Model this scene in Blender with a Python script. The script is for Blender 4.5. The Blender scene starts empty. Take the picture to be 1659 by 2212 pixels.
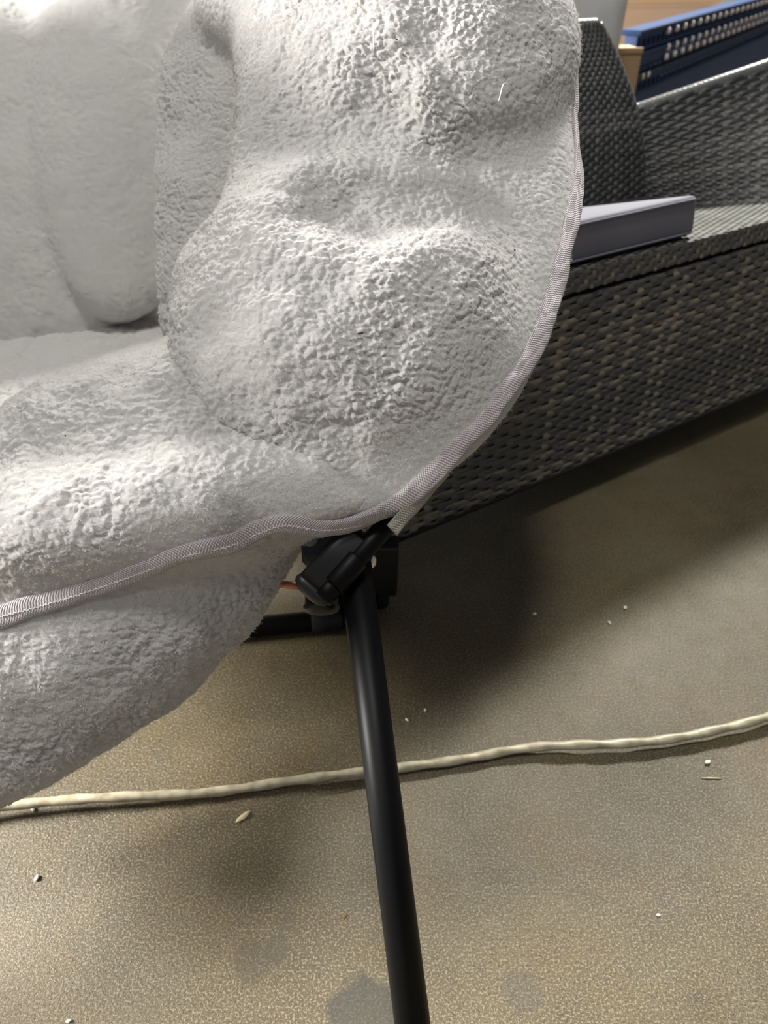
import bpy, bmesh, math, random
import numpy as np
from mathutils import Vector, Matrix, Quaternion

random.seed(7)
RNG = np.random.default_rng(7)
SC = bpy.context.scene
COL = SC.collection

# ---------------------------------------------------------------- camera, world, lights, exposure
cam_data = bpy.data.cameras.new('camera')
cam = bpy.data.objects.new('camera', cam_data)
COL.objects.link(cam)
cam.location = (0, 0, 0.8)
cam.rotation_euler = (math.radians(90 - 38), 0, 0)
cam_data.sensor_fit = 'VERTICAL'
cam_data.sensor_height = 36
cam_data.lens = 26
cam_data.clip_start = 0.02
cam_data.dof.use_dof = True
cam_data.dof.focus_distance = 0.66
cam_data.dof.aperture_fstop = 6.0
SC.camera = cam

world = bpy.data.worlds.new('world')
SC.world = world
world.use_nodes = True
bgn = world.node_tree.nodes['Background']
bgn.inputs[0].default_value = (0.80, 0.85, 0.95, 1)
bgn.inputs[1].default_value = 0.115


def area_light(name, loc, target, sx, sy, power, color=(1, 0.97, 0.9)):
    d = bpy.data.lights.new(name, 'AREA')
    d.shape = 'RECTANGLE'
    d.size, d.size_y = sx, sy
    d.energy = power
    d.color = color
    o = bpy.data.objects.new(name, d)
    o.location = loc
    o.rotation_euler = (Vector(target) - Vector(loc)).to_track_quat('-Z', 'Y').to_euler()
    COL.objects.link(o)
    return o


# warehouse ceiling luminaires
area_light('ceiling_strip_overhead', (-0.10, 0.40, 3.5), (-0.10, 0.40, 0), 0.35, 0.4, 28, (1, 0.97, 0.90))
area_light('ceiling_strip_far', (-0.8, 4.5, 3.6), (-0.2, 0.8, 0.3), 1.6, 0.5, 210, (1, 0.97, 0.89))
area_light('ceiling_strip_far_right', (1.77, 4.3, 3.6), (0.0, 0.6, 0.2), 0.6, 0.5, 235, (1, 0.97, 0.89))
area_light('ceiling_strip_side', (-1.15, -1.05, 3.5), (-1.15, -1.05, 0), 0.35, 0.35, 12, (1, 0.96, 0.88))
area_light('low_left_light', (-3.3, 0.65, 1.55), (-0.1, 0.6, 0.2), 0.9, 0.7, 400, (1, 0.97, 0.92))  # assumed source, added to light the floor under the chair from the left
SC.view_settings.view_transform = 'Standard'
SC.view_settings.look = 'None'
SC.view_settings.exposure = 0.66
SC.view_settings.gamma = 1.0
SC.view_settings.use_curve_mapping = False


# ---------------------------------------------------------------- helpers
def setp(o, label=None, cat=None, group=None, kind=None):
    if label: o['label'] = label
    if cat: o['category'] = cat
    if group: o['group'] = group
    if kind: o['kind'] = kind
    return o


def link(name, me, mat=None, parent=None, smooth=True):
    o = bpy.data.objects.new(name, me)
    COL.objects.link(o)
    if mat and not me.materials:
        me.materials.append(mat)
    if parent:
        o.parent = parent
        o.matrix_parent_inverse = Matrix.Translation(parent.location).inverted()
    if smooth and len(me.polygons):
        me.polygons.foreach_set('use_smooth', [True] * len(me.polygons))
    return o


def empty(name, loc):
    o = bpy.data.objects.new(name, None)
    o.location = loc
    o.empty_display_size = 0.05
    COL.objects.link(o)
    return o


def mesh_from(verts, faces, name='mesh'):
    me = bpy.data.meshes.new(name)
    me.from_pydata([tuple(map(float, v)) for v in verts], [], [tuple(map(int, f)) for f in faces])
    me.update()
    return me


def catmull(pts, n):
    pts = [np.array(p, float) for p in pts]
    P = [2 * pts[0] - pts[1]] + pts + [2 * pts[-1] - pts[-2]]
    out = []
    for i in range(1, len(P) - 2):
        for k in range(n):
            t = k / n
            out.append(0.5 * (2 * P[i] + (P[i + 1] - P[i - 1]) * t + (2 * P[i - 1] - 5 * P[i] + 4 * P[i + 1] - P[i + 2]) * t * t
                              + (3 * P[i] - P[i - 1] - 3 * P[i + 1] + P[i + 2]) * t ** 3))
    out.append(pts[-1])
    return np.array(out)


def resample(path, step):
    seg = np.linalg.norm(np.diff(path, axis=0), axis=1)
    s = np.concatenate([[0], np.cumsum(seg)])
    n = max(2, int(s[-1] / step) + 1)
    q = np.linspace(0, s[-1], n)
    return np.stack([np.interp(q, s, path[:, k]) for k in range(3)], 1), q


def frames(path, up=(0, 0, 1)):
    T = np.gradient(path, axis=0)
    T /= np.linalg.norm(T, axis=1)[:, None]
    u = np.array(up, float)
    if abs(T[0] @ u) > 0.95:
        u = np.array([1., 0, 0])
    N = np.zeros_like(T)
    for i in range(len(T)):
        u = u - T[i] * (u @ T[i])
        u /= np.linalg.norm(u)
        N[i] = u
    return T, N, np.cross(T, N)


def tube(path, radii, seg=20, caps=True, up=(0, 0, 1)):
    """verts, faces of a round tube along path; radii one number or one per point"""
    path = np.array(path, float)
    r = np.broadcast_to(np.array(radii, float), (len(path),))
    T, N, B = frames(path, up)
    a = np.linspace(0, 2 * math.pi, seg, endpoint=False)
    V = path[:, None] + r[:, None, None] * (np.cos(a)[None, :, None] * N[:, None] + np.sin(a)[None, :, None] * B[:, None])
    V = V.reshape(-1, 3)
    Fc = []
    for i in range(len(path) - 1):
        for k in range(seg):
            k2 = (k + 1) % seg
            Fc.append((i * seg + k, i * seg + k2, (i + 1) * seg + k2, (i + 1) * seg + k))
    if caps:
        Fc.append(tuple(range(seg))[::-1])
        Fc.append(tuple((len(path) - 1) * seg + k for k in range(seg)))
    return V, Fc


def lathe(profile, origin, axis, seg=32):
    """profile: (distance along axis, radius) pairs from origin"""
    origin = np.array(origin, float)
    axis = np.array(axis, float) / np.linalg.norm(axis)
    path = np.array([origin + axis * p[0] for p in profile])
    u = np.array([0, 0, 1.]) if abs(axis[2]) < 0.9 else np.array([1., 0, 0])
    N = u - axis * (u @ axis); N /= np.linalg.norm(N)
    B = np.cross(axis, N)
    a = np.linspace(0, 2 * math.pi, seg, endpoint=False)
    ring = np.cos(a)[:, None] * N + np.sin(a)[:, None] * B
    V = np.concatenate([p + max(pr[1], 1e-5) * ring for p, pr in zip(path, profile)])
    Fc = []
    for i in range(len(profile) - 1):
        for k in range(seg):
            k2 = (k + 1) % seg
            Fc.append((i * seg + k, i * seg + k2, (i + 1) * seg + k2, (i + 1) * seg + k))
    Fc.append(tuple(range(seg))[::-1])
    Fc.append(tuple((len(profile) - 1) * seg + k for k in range(seg)))
    return V, Fc


def hexa(c, bevel=0.0, seg=2):
    """closed box from eight corners: bottom four then top four, both counter-clockwise seen from above"""
    bm = bmesh.new()
    v = [bm.verts.new(tuple(map(float, p))) for p in c]
    for f in ((3, 2, 1, 0), (4, 5, 6, 7), (0, 1, 5, 4), (1, 2, 6, 5), (2, 3, 7, 6), (3, 0, 4, 7)):
        bm.faces.new([v[i] for i in f])
    bmesh.ops.recalc_face_normals(bm, faces=bm.faces)
    if bevel:
        bmesh.ops.bevel(bm, geom=list(bm.edges), offset=bevel, segments=seg, affect='EDGES', profile=0.6)
    me = bpy.data.meshes.new('box')
    bm.to_mesh(me); bm.free()
    return me


def box_axes(o, ex, ey, ez, bevel=0.0, seg=2):
    """box from a corner and three edge vectors"""
    o, ex, ey, ez = (np.array(q, float) for q in (o, ex, ey, ez))
    return hexa([o, o + ex, o + ex + ey, o + ey, o + ez, o + ex + ez, o + ex + ey + ez, o + ey + ez], bevel, seg)


class Batch:
    def __init__(self):
        self.v, self.f, self.c = [], [], []
        self.n = 0

    def add(self, V, Fc, tone=None):
        self.v.append(np.asarray(V, float))
        self.f.extend(tuple(i + self.n for i in q) for q in Fc)
        self.n += len(V)
        if tone is not None:
            self.c.extend([tone] * len(V))

    def mesh(self):
        me = mesh_from(np.concatenate(self.v), self.f)
        if self.c:
            at = me.color_attributes.new('tone', 'FLOAT_COLOR', 'POINT')
            c = np.array(self.c, np.float32)
            at.data.foreach_set('color', np.stack([c, c, c, np.ones_like(c)], 1).ravel())
        return me


# ---------------------------------------------------------------- noise (vectorised)
def _hash(i, j, k, s):
    h = (i.astype(np.int64) * 374761393 + j.astype(np.int64) * 668265263 + k.astype(np.int64) * 2147483647 + s * 974634777) & 0xFFFFFFFF
    h = ((h ^ (h >> 13)) * 1274126177) & 0xFFFFFFFF
    h = ((h ^ (h >> 16)) * 2246822519) & 0xFFFFFFFF
    return ((h ^ (h >> 15)) & 0xFFFFFF) / float(0xFFFFFF)


def vnoise(p, s=0):
    i = np.floor(p)
    fr = p - i
    w = fr * fr * fr * (fr * (fr * 6 - 15) + 10)
    i = i.astype(np.int64)
    r = 0
    for dx in (0, 1):
        wx = w[:, 0] if dx else 1 - w[:, 0]
        for dy in (0, 1):
            wy = w[:, 1] if dy else 1 - w[:, 1]
            for dz in (0, 1):
                wz = w[:, 2] if dz else 1 - w[:, 2]
                r = r + wx * wy * wz * _hash(i[:, 0] + dx, i[:, 1] + dy, i[:, 2] + dz, s)
    return r * 2 - 1


def fbm(p, oct=3, s=0):
    a, t = 1.0, 0
    for o in range(oct):
        t = t + a * vnoise(p * 2 ** o + 17.3 * o, s + o)
        a *= 0.5
    return t


def worley(p, s=0):
    i = np.floor(p).astype(np.int64)
    fr = p - i
    best = np.full(len(p), 9.0)
    for dx in (-1, 0, 1):
        for dy in (-1, 0, 1):
            for dz in (-1, 0, 1):
                a, b, c = i[:, 0] + dx, i[:, 1] + dy, i[:, 2] + dz
                qx = dx + _hash(a, b, c, s) - fr[:, 0]
                qy = dy + _hash(a, b, c, s + 5) - fr[:, 1]
                qz = dz + _hash(a, b, c, s + 11) - fr[:, 2]
                best = np.minimum(best, qx * qx + qy * qy + qz * qz)
    return np.sqrt(best)


# ---------------------------------------------------------------- implicit padding: soft union of puffs
def ell(spec):
    c, r, q = spec
    M = np.array(Quaternion(q).to_matrix())
    c = np.array(c); r = np.array(r)

    def f(p):
        l = ((p - c) @ M) / r
        k0 = np.sqrt((l * l).sum(-1)) + 1e-9
        k1 = np.sqrt(((l / r) ** 2).sum(-1)) + 1e-9
        return k0 * (k0 - 1) / k1
    return f


def smin(a, b, k):
    h = np.maximum(k - np.abs(a - b), 0) / k
    return np.minimum(a, b) - h * h * k * 0.25


def union(*fs, k=0.02):
    def f(p):
        d = fs[0](p)
        for g in fs[1:]:
            d = smin(d, g(p), k)
        return d
    return f


def inter(a, b, k=0.02):
    return lambda p: -smin(-a(p), -b(p), k)


def dent(a, b, k=0.02):
    return lambda p: -smin(-a(p), b(p), k)


def surface_net(f, lo, hi, h):
    lo = np.array(lo, float)
    n = np.ceil((np.array(hi) - lo) / h).astype(int) + 1
    ax = [lo[k] + h * np.arange(n[k]) for k in range(3)]
    F = np.empty(n, np.float32)
    for i in range(n[0]):
        g = np.stack(np.meshgrid([ax[0][i]], ax[1], ax[2], indexing='ij'), -1).reshape(-1, 3)
        F[i] = f(g).reshape(n[1], n[2])
    S = F < 0
    corners = [(a, b, c) for a in (0, 1) for b in (0, 1) for c in (0, 1)]
    cnt = sum(S[a:n[0] - 1 + a, b:n[1] - 1 + b, c:n[2] - 1 + c].astype(np.int8) for a, b, c in corners)
    act = (cnt > 0) & (cnt < 8)
    idx = np.full(act.shape, -1, np.int64)
    cells = np.argwhere(act)
    idx[act] = np.arange(len(cells))
    acc = np.zeros((len(cells), 3)); w = np.zeros(len(cells))
    for a in corners:
        for k in range(3):
            if a[k] == 1: continue
            b = list(a); b[k] = 1
            fa = F[tuple((cells + np.array(a)).T)]; fb = F[tuple((cells + np.array(b)).T)]
            m = (fa < 0) != (fb < 0)
            t = np.where(m, fa / np.where(m, fa - fb, 1), 0)
            pos = np.array(a, float)[None].repeat(len(cells), 0)
            pos[:, k] += t
            acc[m] += pos[m]; w[m] += 1
    V = lo + h * (cells + acc / w[:, None])
    quads = []
    for k in range(3):
        o = [(k + 1) % 3, (k + 2) % 3]
        sl0 = [slice(None)] * 3; sl1 = [slice(None)] * 3
        sl0[k] = slice(0, n[k] - 1); sl1[k] = slice(1, n[k])
        A = S[tuple(sl0)]; Bm = S[tuple(sl1)]
        e = np.argwhere(A != Bm)
        e = e[(e[:, o[0]] > 0) & (e[:, o[1]] > 0) & (e[:, o[0]] < n[o[0]] - 1) & (e[:, o[1]] < n[o[1]] - 1)]
        if not len(e): continue
        inside = A[tuple(e.T)]
        q = []
        for da, db in ((0, 0), (-1, 0), (-1, -1), (0, -1)):
            c = e.copy(); c[:, o[0]] += da; c[:, o[1]] += db
            q.append(idx[tuple(c.T)])
        q = np.stack(q, 1)
        q[~inside] = q[~inside][:, ::-1]
        quads.append(q)
    return V, np.concatenate(quads)


def grad(f, p, e=1e-3):
    g = np.stack([f(p + e * np.eye(3)[k]) - f(p - e * np.eye(3)[k]) for k in range(3)], 1)
    return g / (np.linalg.norm(g, axis=1)[:, None] + 1e-12)


def snap(f, p, n=8):
    p = p.copy()
    for _ in range(n):
        p -= grad(f, p) * f(p)[:, None]
    return p


# ---------------------------------------------------------------- materials
def mat(name, color=(0.5, 0.5, 0.5), rough=0.5, metal=0.0, spec=0.5):
    m = bpy.data.materials.new(name)
    m.use_nodes = True
    b = m.node_tree.nodes['Principled BSDF']
    b.inputs['Base Color'].default_value = (*color, 1)
    b.inputs['Roughness'].default_value = rough
    b.inputs['Metallic'].default_value = metal
    b.inputs['Specular IOR Level'].default_value = spec
    return m


class NT:
    def __init__(self, m):
        self.t = m.node_tree
        self.b = self.t.nodes['Principled BSDF']

    def n(self, typ, **kw):
        nd = self.t.nodes.new(typ)
        for k, v in kw.items():
            if k.startswith('i_'):
                nd.inputs[int(k[2:]) if k[2:].isdigit() else k[2:].replace('_', ' ')].default_value = v
            else:
                setattr(nd, k, v)
        return nd

    def l(self, a, b):
        self.t.links.new(a, b)

    def ramp(self, src, stops):
        r = self.n('ShaderNodeValToRGB')
        e = r.color_ramp.elements
        while len(e) < len(stops): e.new(0.5)
        for q, (p, c) in zip(e, stops):
            q.position = p
            q.color = (*c, 1) if len(c) == 3 else c
        self.l(src, r.inputs[0])
        return r.outputs[0]

    def mix(self, fac, a, b, mode='MIX'):
        x = self.n('ShaderNodeMix', data_type='RGBA', blend_type=mode)
        for s, v in ((x.inputs[0], fac), (x.inputs[6], a), (x.inputs[7], b)):
            if hasattr(v, 'is_linked'): self.l(v, s)
            elif isinstance(v, tuple): s.default_value = (*v, 1) if len(v) == 3 else v
            else: s.default_value = v
        return x.outputs[2]

    def math(self, op, a, b=None, c=None):
        x = self.n('ShaderNodeMath', operation=op)
        for s, v in zip(x.inputs, (a, b, c)):
            if v is None: continue
            if hasattr(v, 'is_linked'): self.l(v, s)
            else: s.default_value = v
        return x.outputs[0]

    def bump(self, h, strength, dist, normal=None):
        x = self.n('ShaderNodeBump', i_Strength=strength, i_Distance=dist)
        self.l(h, x.inputs['Height'])
        if normal is not None: self.l(normal, x.inputs['Normal'])
        self.l(x.outputs[0], self.b.inputs['Normal'])
        return x.outputs[0]


def fleece_material():
    m = mat('white_sherpa_fleece', (0.80, 0.79, 0.76), 0.95, 0, 0.1)
    t = NT(m)
    t.b.inputs['Sheen Weight'].default_value = 0.25
    t.b.inputs['Sheen Roughness'].default_value = 0.6
    co = t.n('ShaderNodeTexCoord').outputs['Object']
    n1 = t.n('ShaderNodeTexNoise', i_Scale=14.0, i_Detail=3.0); t.l(co, n1.inputs['Vector'])
    c = t.mix(n1.outputs[0], (0.80, 0.79, 0.755), (0.83, 0.81, 0.80))
    dirt = None
    for (p, r, s, colr) in DIRT:
        d = t.n('ShaderNodeVectorMath', operation='DISTANCE'); t.l(co, d.inputs[0]); d.inputs[1].default_value = p
        n2 = t.n('ShaderNodeTexNoise', i_Scale=160.0, i_Detail=4.0); t.l(co, n2.inputs['Vector'])
        k = t.math('ADD', t.math('MULTIPLY', d.outputs['Value'], 1.0 / r), t.math('MULTIPLY', t.math('SUBTRACT', n2.outputs[0], 0.5), 1.6))
        a = t.math('MULTIPLY', t.math('SUBTRACT', 1.0, t.n('ShaderNodeClamp').outputs[0]), 1.0)
        cl = t.n('ShaderNodeMapRange', i_1=0.3, i_2=1.0, i_3=s, i_4=0.0); t.l(k, cl.inputs[0])
        c = t.mix(cl.outputs[0], c, colr)
    t.l(c, t.b.inputs['Base Color'])
    n3 = t.n('ShaderNodeTexNoise', i_Scale=520.0, i_Detail=6.0, i_Roughness=0.75, i_Distortion=1.6); t.l(co, n3.inputs['Vector'])
    t.bump(n3.outputs[0], 0.8, 0.0030)
    return m


def floor_material():
    m = mat('sealed_concrete', (0.3, 0.27, 0.2), 0.4, 0, 0.5)
    t = NT(m)
    co = t.n('ShaderNodeTexCoord').outputs['Object']

    def noise(scale, det=4.0, rough=0.6):
        x = t.n('ShaderNodeTexNoise', i_Scale=scale, i_Detail=det, i_Roughness=rough); t.l(co, x.inputs['Vector']); return x.outputs[0]
    c = t.ramp(noise(3.4, 5.0), [(0.34, (0.064, 0.045, 0.017)), (0.50, (0.095, 0.072, 0.034)), (0.64, (0.134, 0.107, 0.059))])
    c = t.mix(t.ramp(noise(7.5, 5.0), [(0.47, (0, 0, 0)), (0.66, (0.6, 0.6, 0.6))]), c, (0.125, 0.080, 0.028))
    c = t.mix(t.ramp(noise(19.0, 4.0, 0.7), [(0.55, (0, 0, 0)), (0.72, (0.45, 0.45, 0.45))]), c, (0.060, 0.052, 0.036))
    sp = noise(330.0, 4.0, 0.8)
    c = t.mix(t.ramp(sp, [(0.40, (0.75, 0.75, 0.75)), (0.50, (0, 0, 0))]), c, (0.034, 0.030, 0.020))
    c = t.mix(t.ramp(noise(420.0, 3.0, 0.75), [(0.52, (0, 0, 0)), (0.60, (0.7, 0.7, 0.7))]), c, (0.27, 0.24, 0.165))
    pit = noise(110.0, 5.0, 0.85)
    c = t.mix(t.ramp(pit, [(0.29, (0.7, 0.7, 0.7)), (0.35, (0, 0, 0))]), c, (0.09, 0.08, 0.06))
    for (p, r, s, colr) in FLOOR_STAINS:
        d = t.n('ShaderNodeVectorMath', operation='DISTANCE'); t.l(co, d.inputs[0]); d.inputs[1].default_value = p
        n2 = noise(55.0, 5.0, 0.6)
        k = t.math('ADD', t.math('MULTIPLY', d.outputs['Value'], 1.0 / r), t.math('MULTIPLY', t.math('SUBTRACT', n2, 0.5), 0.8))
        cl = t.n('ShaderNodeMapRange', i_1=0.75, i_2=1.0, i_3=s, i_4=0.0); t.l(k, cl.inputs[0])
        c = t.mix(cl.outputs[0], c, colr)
    t.l(c, t.b.inputs['Base Color'])
    r = t.n('ShaderNodeMapRange', i_1=0.3, i_2=0.7, i_3=0.34, i_4=0.52); t.l(noise(24.0), r.inputs[0])
    t.l(r.outputs[0], t.b.inputs['Roughness'])
    h = t.math('ADD', t.math('MULTIPLY', sp, 0.6), t.math('MULTIPLY', pit, 0.8))
    t.bump(h, 0.7, 0.0016)
    return m


def wicker_material(name, dark, light, rough=0.42):
    m = mat(name, dark, rough, 0, 0.5)
    t = NT(m)
    at = t.n('ShaderNodeVertexColor', layer_name='tone')
    co = t.n('ShaderNodeTexCoord').outputs['Object']
    n1 = t.n('ShaderNodeTexNoise', i_Scale=55.0, i_Detail=3.0); t.l(co, n1.inputs['Vector'])
    k = t.math('ADD', at.outputs[0], t.math('MULTIPLY', t.math('SUBTRACT', n1.outputs[0], 0.5), 0.9))
    mid = tuple(0.65 * a + 0.35 * b for a, b in zip(dark, light))
    t.l(t.ramp(k, [(0.1, dark), (0.55, mid), (0.95, light)]), t.b.inputs['Base Color'])
    return m


def webbing_material(name, col, dark):
    m = mat(name, col, 0.6, 0, 0.35)
    t = NT(m)
    uv = t.n('ShaderNodeUVMap', uv_map='weave').outputs[0]
    sep = t.n('ShaderNodeSeparateXYZ'); t.l(uv, sep.inputs[0])
    # u runs along in metres / 0.0021, v across in rows
    a = t.math('SINE', t.math('MULTIPLY', sep.outputs[0], math.pi * 2))
    b = t.math('SINE', t.math('MULTIPLY', sep.outputs[1], math.pi * 2))
    h = t.math('MULTIPLY', a, b)
    co = t.n('ShaderNodeTexCoord').outputs['Object']
    n1 = t.n('ShaderNodeTexNoise', i_Scale=60.0, i_Detail=3.0); t.l(co, n1.inputs['Vector'])
    c = t.mix(t.ramp(h, [(0.1, (0, 0, 0)), (0.75, (1, 1, 1))]), dark, col)
    c = t.mix(t.math('MULTIPLY', n1.outputs[0], 0.35), c, (0.60, 0.56, 0.56))
    c2 = c
    for (p, r, s, colr) in DIRT[:2]:
        d = t.n('ShaderNodeVectorMath', operation='DISTANCE'); t.l(co, d.inputs[0]); d.inputs[1].default_value = p
        cl = t.n('ShaderNodeMapRange', i_1=0.2, i_2=1.0, i_3=s, i_4=0.0); t.l(t.math('MULTIPLY', d.outputs['Value'], 1.0 / r), cl.inputs[0])
        c2 = t.mix(cl.outputs[0], c2, colr)
    t.l(c2, t.b.inputs['Base Color'])
    t.bump(h, 0.8, 0.0008)
    return m


DIRT = [((-0.1171, 0.4588, 0.4208), 0.030, 0.55, (0.28, 0.26, 0.25)),
        ((-0.0898, 0.4663, 0.3816), 0.030, 0.50, (0.30, 0.27, 0.24)),
        ((-0.1188, 0.4635, 0.4430), 0.012, 0.50, (0.30, 0.28, 0.26)),
        ((-0.1046, 0.4518, 0.3712), 0.020, 0.35, (0.36, 0.33, 0.29)),
        ((0.0209, 0.5687, 0.4558), 0.028, 0.16, (0.42, 0.39, 0.34)),
        ((0.0442, 0.5992, 0.4787), 0.020, 0.14, (0.42, 0.39, 0.34))]
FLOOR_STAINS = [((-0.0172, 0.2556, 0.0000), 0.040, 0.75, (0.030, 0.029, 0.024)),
                ((-0.1303, 0.3033, 0.0000), 0.022, 0.5, (0.055, 0.045, 0.026)),
                ((-0.1063, 0.3139, 0.0000), 0.014, 0.5, (0.055, 0.045, 0.026)),
                ((0.1337, 0.2768, 0.0000), 0.022, 0.35, (0.05, 0.047, 0.04)),
                ((-0.0998, 0.3403, 0.0000), 0.012, 0.35, (0.06, 0.05, 0.03))]

M_FLEECE = fleece_material()
M_FLOOR = floor_material()
M_WICKER = wicker_material('grey_wicker', (0.020, 0.021, 0.022), (0.105, 0.102, 0.095))
M_WICKER_FRONT = wicker_material('brown_grey_wicker_lightened', (0.078, 0.080, 0.085), (0.255, 0.230, 0.185))  # front copy of the wicker, lightened because little light reaches it
M_RIM = mat('wicker_rim', (0.11, 0.113, 0.11), 0.25, 0, 0.8)
M_WICKER_SEAT = wicker_material('pale_wicker', (0.042, 0.044, 0.040), (0.125, 0.125, 0.107), 0.6)
M_WICKER_SEAT.node_tree.nodes['Principled BSDF'].inputs['Specular IOR Level'].default_value = 0.25
M_CORE = mat('sofa_dark_core', (0.035, 0.035, 0.035), 0.7)
M_BLACK = mat('black_powder_coat', (0.003, 0.003, 0.0035), 0.45, 0, 0.14)
M_PLASTIC = mat('black_plastic', (0.010, 0.010, 0.012), 0.42, 0, 0.5)
M_RUBBER = mat('black_rubber', (0.008, 0.008, 0.010), 0.6, 0, 0.4)
M_CHROME = mat('zinc_bolt', (0.75, 0.78, 0.78), 0.18, 1)
M_STEEL = mat('grey_disc', (0.19, 0.19, 0.19), 0.5, 0.0)
M_COPPER = mat('copper_rod', (0.62, 0.25, 0.14), 0.35, 0.8)
M_WEB = webbing_material('lilac_grey_webbing', (0.74, 0.68, 0.71), (0.50, 0.45, 0.48))
M_WEB2 = webbing_material('cream_webbing', (0.66, 0.65, 0.56), (0.36, 0.35, 0.29))
M_THREAD = mat('white_thread', (0.85, 0.83, 0.82), 0.7)


# ================================================================= SETTING
def plane_obj(name, c, mat_, kind='structure'):
    me = mesh_from(c, [tuple(range(len(c)))])
    return setp(link(name, me, mat_, smooth=False), kind=kind)


fl = link('floor', hexa([(-3, -1.5, -0.1), (4, -1.5, -0.1), (4, 5.4, -0.1), (-3, 5.4, -0.1), (-3, -1.5, 0), (4, -1.5, 0), (4, 5.4, 0), (-3, 5.4, 0)]), M_FLOOR, smooth=False)
setp(fl, kind='structure')
M_WALL = mat('painted_block_wall', (0.42, 0.40, 0.36), 0.8)
wl = link('wall_back', hexa([(-3, 5.4, 0), (4, 5.4, 0), (4, 5.55, 0), (-3, 5.55, 0), (-3, 5.4, 4.2), (4, 5.4, 4.2), (4, 5.55, 4.2), (-3, 5.55, 4.2)]), M_WALL, smooth=False)
setp(wl, kind='structure')

# ================================================================= FLEECE CHAIR
E_WING = ((-0.0610, 0.8175, 0.6249), (0.2565, 0.3916, 0.0450), (0.9537, 0.3007, 0.0000, 0.0000))  # most positions and sizes below baked from image pixels at chosen depths
E_CUT = ((0.1505, 0.8234, 0.5545), (0.3055, 0.5008, 0.6000), (0.8988, 0.4384, 0.0000, 0.0000))
E_LOW = ((-0.0348, 0.6652, 0.5144), (0.1639, 0.1630, 0.0950), (0.9374, 0.3412, 0.0239, -0.0655))
E_LOW2 = ((-0.0870, 0.6173, 0.4857), (0.1039, 0.0787, 0.0700), (0.8988, 0.4384, 0.0000, 0.0000))
E_UP = ((0.0242, 0.8965, 0.7049), (0.1796, 0.1580, 0.0800), (0.9419, 0.3243, -0.0284, 0.0824))
E_IN = ((-0.0710, 0.9263, 0.5400), (0.2240, 0.3398, 0.1000), (0.8988, 0.4384, 0.0000, 0.0000))
E_INTOP = ((-0.1147, 1.0171, 0.7456), (0.0993, 0.0993, 0.0800), (0.8775, 0.4280, -0.0949, 0.1945))
E_RIDGE = ((0.0466, 0.8415, 0.6751), (0.1065, 0.0371, 0.0300), (0.9576, 0.2746, 0.0240, -0.0838))
E_DENT1 = ((-0.0151, 0.6401, 0.6284), (0.0382, 0.0191, 0.0300), (0.8976, 0.4378, 0.0229, -0.0470))
E_DENT2 = ((0.0285, 0.6813, 0.6243), (0.0848, 0.0186, 0.0200), (0.8976, 0.4378, -0.0229, 0.0470))

E_SEAT_A = ((-0.2267, 0.6051, 0.3969), (0.2019, 0.0998, 0.1000), (0.8889, 0.4336, -0.0648, 0.1329))
E_SEAT_B = ((-0.2495, 0.5192, 0.3844), (0.2331, 0.0666, 0.0900), (0.8960, 0.4370, -0.0344, 0.0705))
E_RIM = ((-0.2089, 0.5000, 0.3761), (0.2214, 0.0254, 0.0500), (0.8947, 0.4364, -0.0420, 0.0861))
E_UNDER = ((-0.3041, 0.5237, 0.3090), (0.3088, 0.1566, 0.1050), (0.8432, 0.4113, -0.1517, 0.3111))
E_REAR = ((-0.40, 0.80, 0.303), (0.34, 0.36, 0.045), (1, 0, 0, 0))
E_FAR_WING = ((-0.76, 0.84, 0.60), (0.085, 0.40, 0.33), (0.966, 0.20, 0, 0))  # unseen left wing, made taller to keep light off the seat and back
E_BACK = [((-0.3728, 1.2281, 0.6177), (0.1352, 0.3380, 0.1000), (0.8961, 0.4345, 0.0897, 0.0148)),
          ((-0.6723, 1.2323, 0.6231), (0.1812, 0.3414, 0.0900), (0.8988, 0.4384, 0.0000, 0.0000)),
          ((-0.2726, 1.2185, 0.5892), (0.0819, 0.3480, 0.0800), (0.8988, 0.4384, 0.0000, 0.0000)),
          ((-0.5467, 1.2951, 0.6140), (0.3126, 0.4405, 0.1200), (0.8988, 0.4384, 0.0000, 0.0000))]
E_SHADE_HEAD = ((-0.50, 1.36, 0.91), (0.34, 0.13, 0.20), (1, 0, 0, 0))  # unseen bulge on top of the back, added to shade the rear seat


def backing(spec, off):
    n_ = np.array(Quaternion(spec[2]).to_matrix())[:, 2]
    c_ = np.array(spec[0])
    return lambda p: -((p - c_) @ n_ + off)


f_wing = union(inter(ell(E_WING), ell(E_CUT), 0.03), union(ell(E_LOW), ell(E_LOW2), k=0.03), ell(E_UP), k=0.022)
f_wing = union(f_wing, ell(E_RIDGE), k=0.03)
for e in (E_DENT1, E_DENT2):
    f_wing = dent(f_wing, ell(e), 0.045)
f_wing = inter(f_wing, backing(E_WING, 0.028), 0.02)
f_wing = union(f_wing, ell(E_INTOP), k=0.05)
f_wing = union(f_wing, ell(E_IN), k=0.016)
# the padding stays clear of the sofa that stands behind it
SOFA_C, SOFA_IN, SOFA_RUN = np.array((0.0215, 0.8610, 0.0700)), np.array((-0.5343, 0.8453, 0.0000)), np.array((0.8453, 0.5343, 0.0000))
f_wing = inter(f_wing, lambda p: np.minimum(np.minimum((p - SOFA_C) @ SOFA_IN + 0.02, 0.465 - p[..., 2]), (p - SOFA_C) @ SOFA_RUN + 0.06), 0.012)
f_seat = union(ell(E_SEAT_A), ell(E_SEAT_B), ell(E_RIM), ell(E_UNDER), k=0.022)
f_rear = ell(E_REAR)
f_back = union(*[ell(e) for e in E_BACK], ell(E_SHADE_HEAD), k=0.012)

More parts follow.
